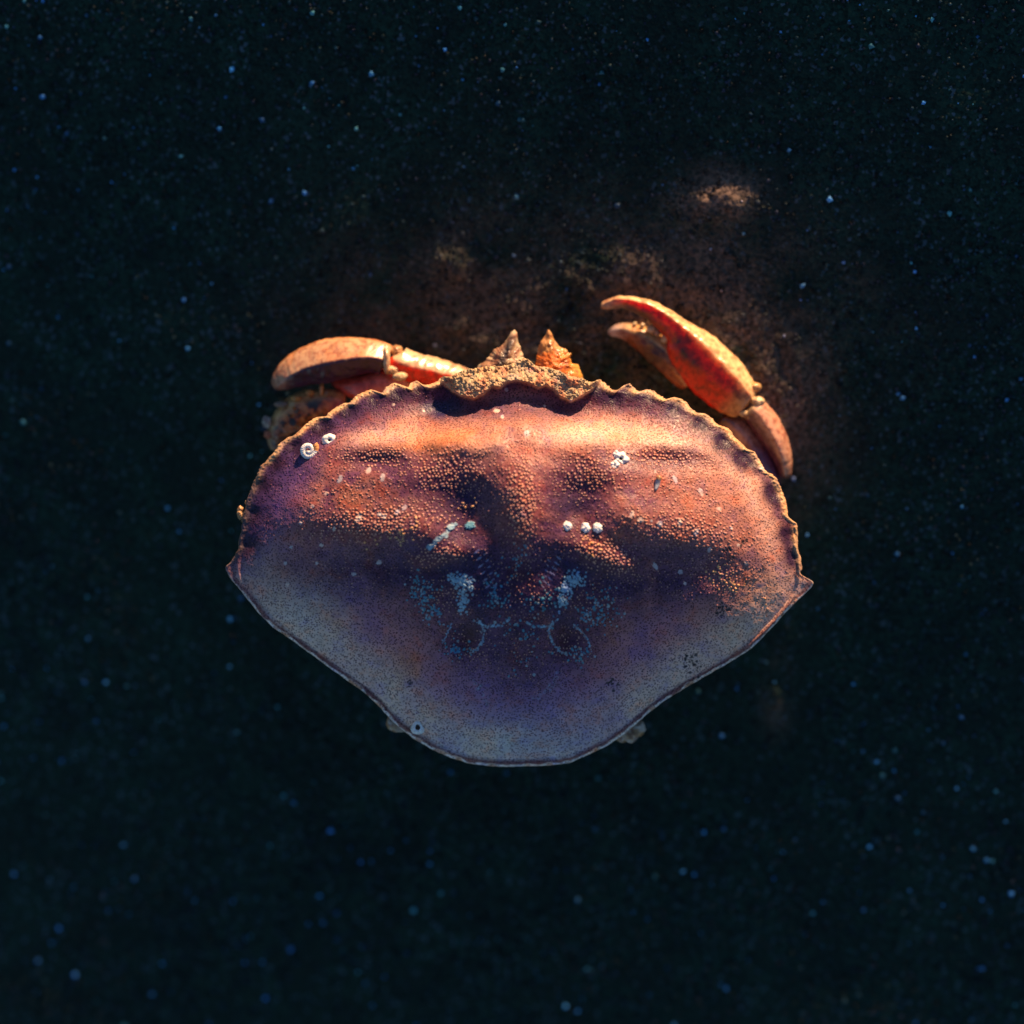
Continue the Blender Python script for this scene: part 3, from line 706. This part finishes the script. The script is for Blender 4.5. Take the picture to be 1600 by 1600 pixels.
# ---------------------------------------------------------------- mouthparts in front of the shell, thick toothed plates
def plate(name, poly, cx, cy, z0, th_, colf, seed, label):
    Dp = dens(np.array(poly, float), .5); nt = 220
    rad = radial(Dp, cx, cy, nt); a = np.arange(nt)/nt*2*np.pi
    rad = rad + vnoise(a*60, a*0, 4, seed, 2)*1.6
    us, vs_, zs = [], [], []
    tt = np.linspace(.02, 1, 46)
    for t in tt:
        us.append(cx+rad*t*np.cos(a)); vs_.append(cy-rad*t*np.sin(a)); zs.append(z0+th_*(1-t**2.2)+0*a)
    u = np.array(us); v = np.array(vs_); z = np.array(zs)
    z = z + vnoise(u, v, 6, seed, 3)*3.2*(1-tt[:, None]**4) + vnoise(u, v, 16, seed+3, 2)*4
    c = colf(u, v)
    u = np.vstack([u, u[::-1][::6]]); v = np.vstack([v, v[::-1][::6]]); z = np.vstack([z, (2*z0-z-6)[::-1][::6]]); c = np.vstack([c, c[::-1][::6]])
    o = make_mesh(name, W(u, v, z), grid_quads(len(u), nt), M_MOUTH, col=c.reshape(-1, 3), parent=crab); o["label"] = label
def c_ml(u, v):
    n = vnoise(u, v, 6, 91, 3); c = mixw(sstep(-.2, .3, n), (.40, .22, .12), (.60, .47, .28))
    d = np.exp(-.5*(((u-793+(v-545)*.45)/5.5)**2))*sstep(522, 535, v); return mixw(d*.95, c, (.05, .04, .045))
def c_mr(u, v):
    n = vnoise(u, v, 6, 93, 3); c = mixw(sstep(545, 556, v+n*8), (.50, .24, .07), (.66, .16, .01))  # orange glow of light from behind put into the plate colour
    return mixw(sstep(870, 905, u+(v-560)*-.3+n*12), c, (.66, .36, .05))
plate("mouthpart", [(742,584),(748,570),(756,566),(764,556),(773,545),(780,543),(787,536),(794,526),(799,518),(804,515),(808,519),(809,531),(813,541),(817,555),(822,570),(822,592),(780,598),(745,596)], 790, 568, -38, 16, c_ml, 92, "greyish left mouthpart with a dark groove")
plate("mouthpart", [(837,590),(837,566),(840,550),(844,535),(850,527),(857,514),(862,520),(866,532),(874,541),(885,546),(888,552),(893,551),(891,560),(894,568),(904,569),(908,582),(914,602),(880,606),(845,598)], 865, 572, -40, 15, c_mr, 94, "orange right mouthpart with a toothed edge")

# leg joints just showing under the rear edge
def c_leg(s, side, up, u, v): return mixw(sstep(-.3, .3, vnoise(u, v, 6, 97, 2)), (.34, .20, .09), (.50, .44, .36))
part("leg", loft([(700,1070,-95,30,22),(660,1098,-75,26,20),(634,1120,-60,22,16),(618,1128,-52,16,10),(606,1120,-48,8,6)], c_leg, n=70, lump=3, lumpscale=7, seed=19), M_LIMB, crab)
part("leg", loft([(900,1080,-95,30,22),(945,1112,-80,28,20),(975,1132,-66,27,16),(992,1136,-60,20,12),(1006,1128,-56,8,7)], c_leg, n=70, lump=6, lumpscale=7, seed=20), M_LIMB, crab)
# walking legs folded below the shell, feet on the sand
for sgn in (-1, 1):
    for k_, (dx, vy) in enumerate([(300, 760), (320, 850), (270, 930), (180, 1000)]):
        bx = CX+sgn*dx*.35
        part("leg", loft([(bx, vy, -120, 24, 22), (CX+sgn*dx*.7, vy+10, -100, 22, 24), (CX+sgn*dx, vy+20, -130, 17, 18), (CX+sgn*(dx-10), vy+30, -190, 11, 12), (CX+sgn*(dx-60), vy+30, -235, 4, 5)], c_leg, n=60, m=32, lump=1.5, seed=30+k_), M_LIMB, crab)

# ---------------------------------------------------------------- things living on the shell
def ring_barnacle(u, v, r, h, label, seed, mat=M_BARN, hole=.42, ribs=7, group=None, rib=.11):
    zb = ZAT(u, v)-.5; loc = W(u, v, zb); m = 64; rg = np.random.default_rng(seed); ph0 = rg.uniform(0, 6)
    a = np.arange(m)/m*2*np.pi
    prof = [(1.08, -.25), (1.0, .12), (.86, .55), (.70, .9), (.56, 1.0), (hole, .92), (hole*.85, .55), (hole*.7, .3), (.02, .28)]
    vs = []
    for (pr, pz) in prof:
        rb = 1+rib*np.cos(ribs*a+ph0)*(1 if pr > .5 else .4)+.09*np.cos(2*a+ph0*2)
        vs.append(np.stack([np.cos(a)*pr*rb*r*K, np.sin(a)*pr*rb*r*K, pz*h*K*(1+rib*np.cos(ribs*a+ph0+1))+0*a], -1))
    o = make_mesh("barnacle", np.vstack(vs)+loc, grid_quads(len(vs), m), mat, loc=loc)
    o["label"] = label; o["category"] = "barnacle"; o["group"] = group or "barnacles growing on the shell"
    me = o.data; me.materials.append(M_HOLE)
    nf = (len(vs)-1)*m; idx = np.zeros(nf, np.int32); idx[-3*m:] = 1
    me.polygons.foreach_set("material_index", idx)
    return o
ring_barnacle(515, 688, 10.5, 4, "flat pale lilac barnacle beside the coiled tube at the shell's left shoulder", 1, hole=.2, ribs=6, rib=.03)
ring_barnacle(653, 1136, 11, 6, "white barnacle with dark round hole at the rear edge of the shell", 2, hole=.38, ribs=3)
ring_barnacle(970, 717, 11, 6, "large chalky barnacle with a small dark hole, right of centre near the front", 3, hole=.22, ribs=5)
ring_barnacle(960, 727, 7, 4, "small chalky barnacle touching the lower left of the large holed one", 4, hole=.12, ribs=5)
ring_barnacle(963, 711, 6, 4, "small chalky barnacle touching the upper left of the large holed one", 5, hole=.12, ribs=5)
def bead(u, v, r, label, seed):
    zb = ZAT(u, v)-.5; loc = W(u, v, zb)
    d = blob(0, 0, 0, r, r, r*.7, (1, 1, 1), seed, .28, 22)
    x = d[0]; x = (x - np.array(W(0, 0, 0)))
    o = make_mesh("barnacle", x+loc, d[1], M_BARN, loc=loc)
    o["label"] = label; o["category"] = "barnacle"; o["group"] = "barnacles growing on the shell"
bead(886, 822, 7.2, "smooth white bead barnacle standing alone left of the touching pair", 6)
bead(915, 825, 7.6, "left one of two touching white bead barnacles", 7)
bead(934, 824, 7.6, "right one of two touching white bead barnacles", 8)
# coiled tube worm
cu, cv_ = 482, 703
nn_ = 120; a = np.linspace(0, 1, nn_)*2*np.pi*1.55; rad_s = np.linspace(2.5, 12.5, nn_); tube = np.linspace(2.6, 5.6, nn_)
ctr = np.stack([cu+rad_s*np.cos(a+3.6), cv_-rad_s*np.sin(a+3.6), ZAT(cu, cv_)+np.linspace(7, 3.0, nn_)], -1)
tg = np.gradient(ctr, axis=0); tg /= np.linalg.norm(tg, axis=1)[:, None]
sd_ = np.cross(tg, [0, 0, 1.]); upv = np.cross(sd_, tg); m = 22; ph = np.arange(m)/m*2*np.pi
rg_ = tube*(1+.05*np.sin(np.arange(nn_)*1.7)); rg_[0] = .3
pt = ctr[:, None, :]+rg_[:, None, None]*(np.cos(ph)[None, :, None]*sd_[:, None, :]+np.sin(ph)[None, :, None]*upv[:, None, :])
loc = W(cu, cv_, ZAT(cu, cv_))
pt = np.concatenate([pt, (ctr[-1]+(pt[-1]-ctr[-1])*.7)[None], (ctr[-1]-tg[-1]*4+(pt[-1]-ctr[-1])*.5)[None], (ctr[-1]-tg[-1]*5+(pt[-1]-ctr[-1])*.01)[None]])
o = make_mesh("tube_worm", W(pt[..., 0], pt[..., 1], pt[..., 2]).reshape(-1, 3), grid_quads(len(pt), m), M_BARN, loc=loc)
o["label"] = "white coiled worm tube cemented at the shell's left front shoulder"; o["category"] = "tube worm"
me = o.data; me.materials.append(M_BARN_OR); idx = np.zeros(len(me.polygons), np.int32); idx[-14*m:] = 1; me.polygons.foreach_set("material_index", idx)
# tiny upright hydroid tube on the right
lb = W(1028, 756, ZAT(1028, 756))
d = loft([(1024,766,ZAT(1024,766),1.5,1.5),(1027,757,ZAT(1027,757)+2,4,3.5),(1029,749,ZAT(1029,749)+5,4.5,4),(1031,743,ZAT(1031,743)+7,5.5,4.5)], lambda s, side, up, u, v: mixw(sstep(.6, .8, s), (.40, .42, .48), (.7, .45, .2)), n=30, m=20, lump=.8)
o = make_mesh("tube_worm", d[0], d[1], M_LIMB, col=d[2], loc=lb); o["label"] = "small straight grey worm tube with tan mouth below the chalky barnacle cluster"; o["category"] = "tube worm"
# grit stuck to the left edge
def clump(u, v, z, pts_, label):
    loc = W(u, v, z); d = join(*[blob(u+a_, v+b_, z+c_, r_, r_*1.2, r_, (1, 1, 1), i+3, .4, 14) for i, (a_, b_, c_, r_) in enumerate(pts_)])
    o = make_mesh("grit_clump", d[0], d[1], M_GRIT, loc=loc); o["label"] = label; o["category"] = "grit clump"; o["group"] = "grit stuck to the shell edge"
clump(377, 803, 2, [(-1,-6,0,5),(0,3,0,5.5),(3,10,0,3.5),(-3,-1,2,4),(8,-18,0,2.5)], "orange grit clump on the left edge of the shell")
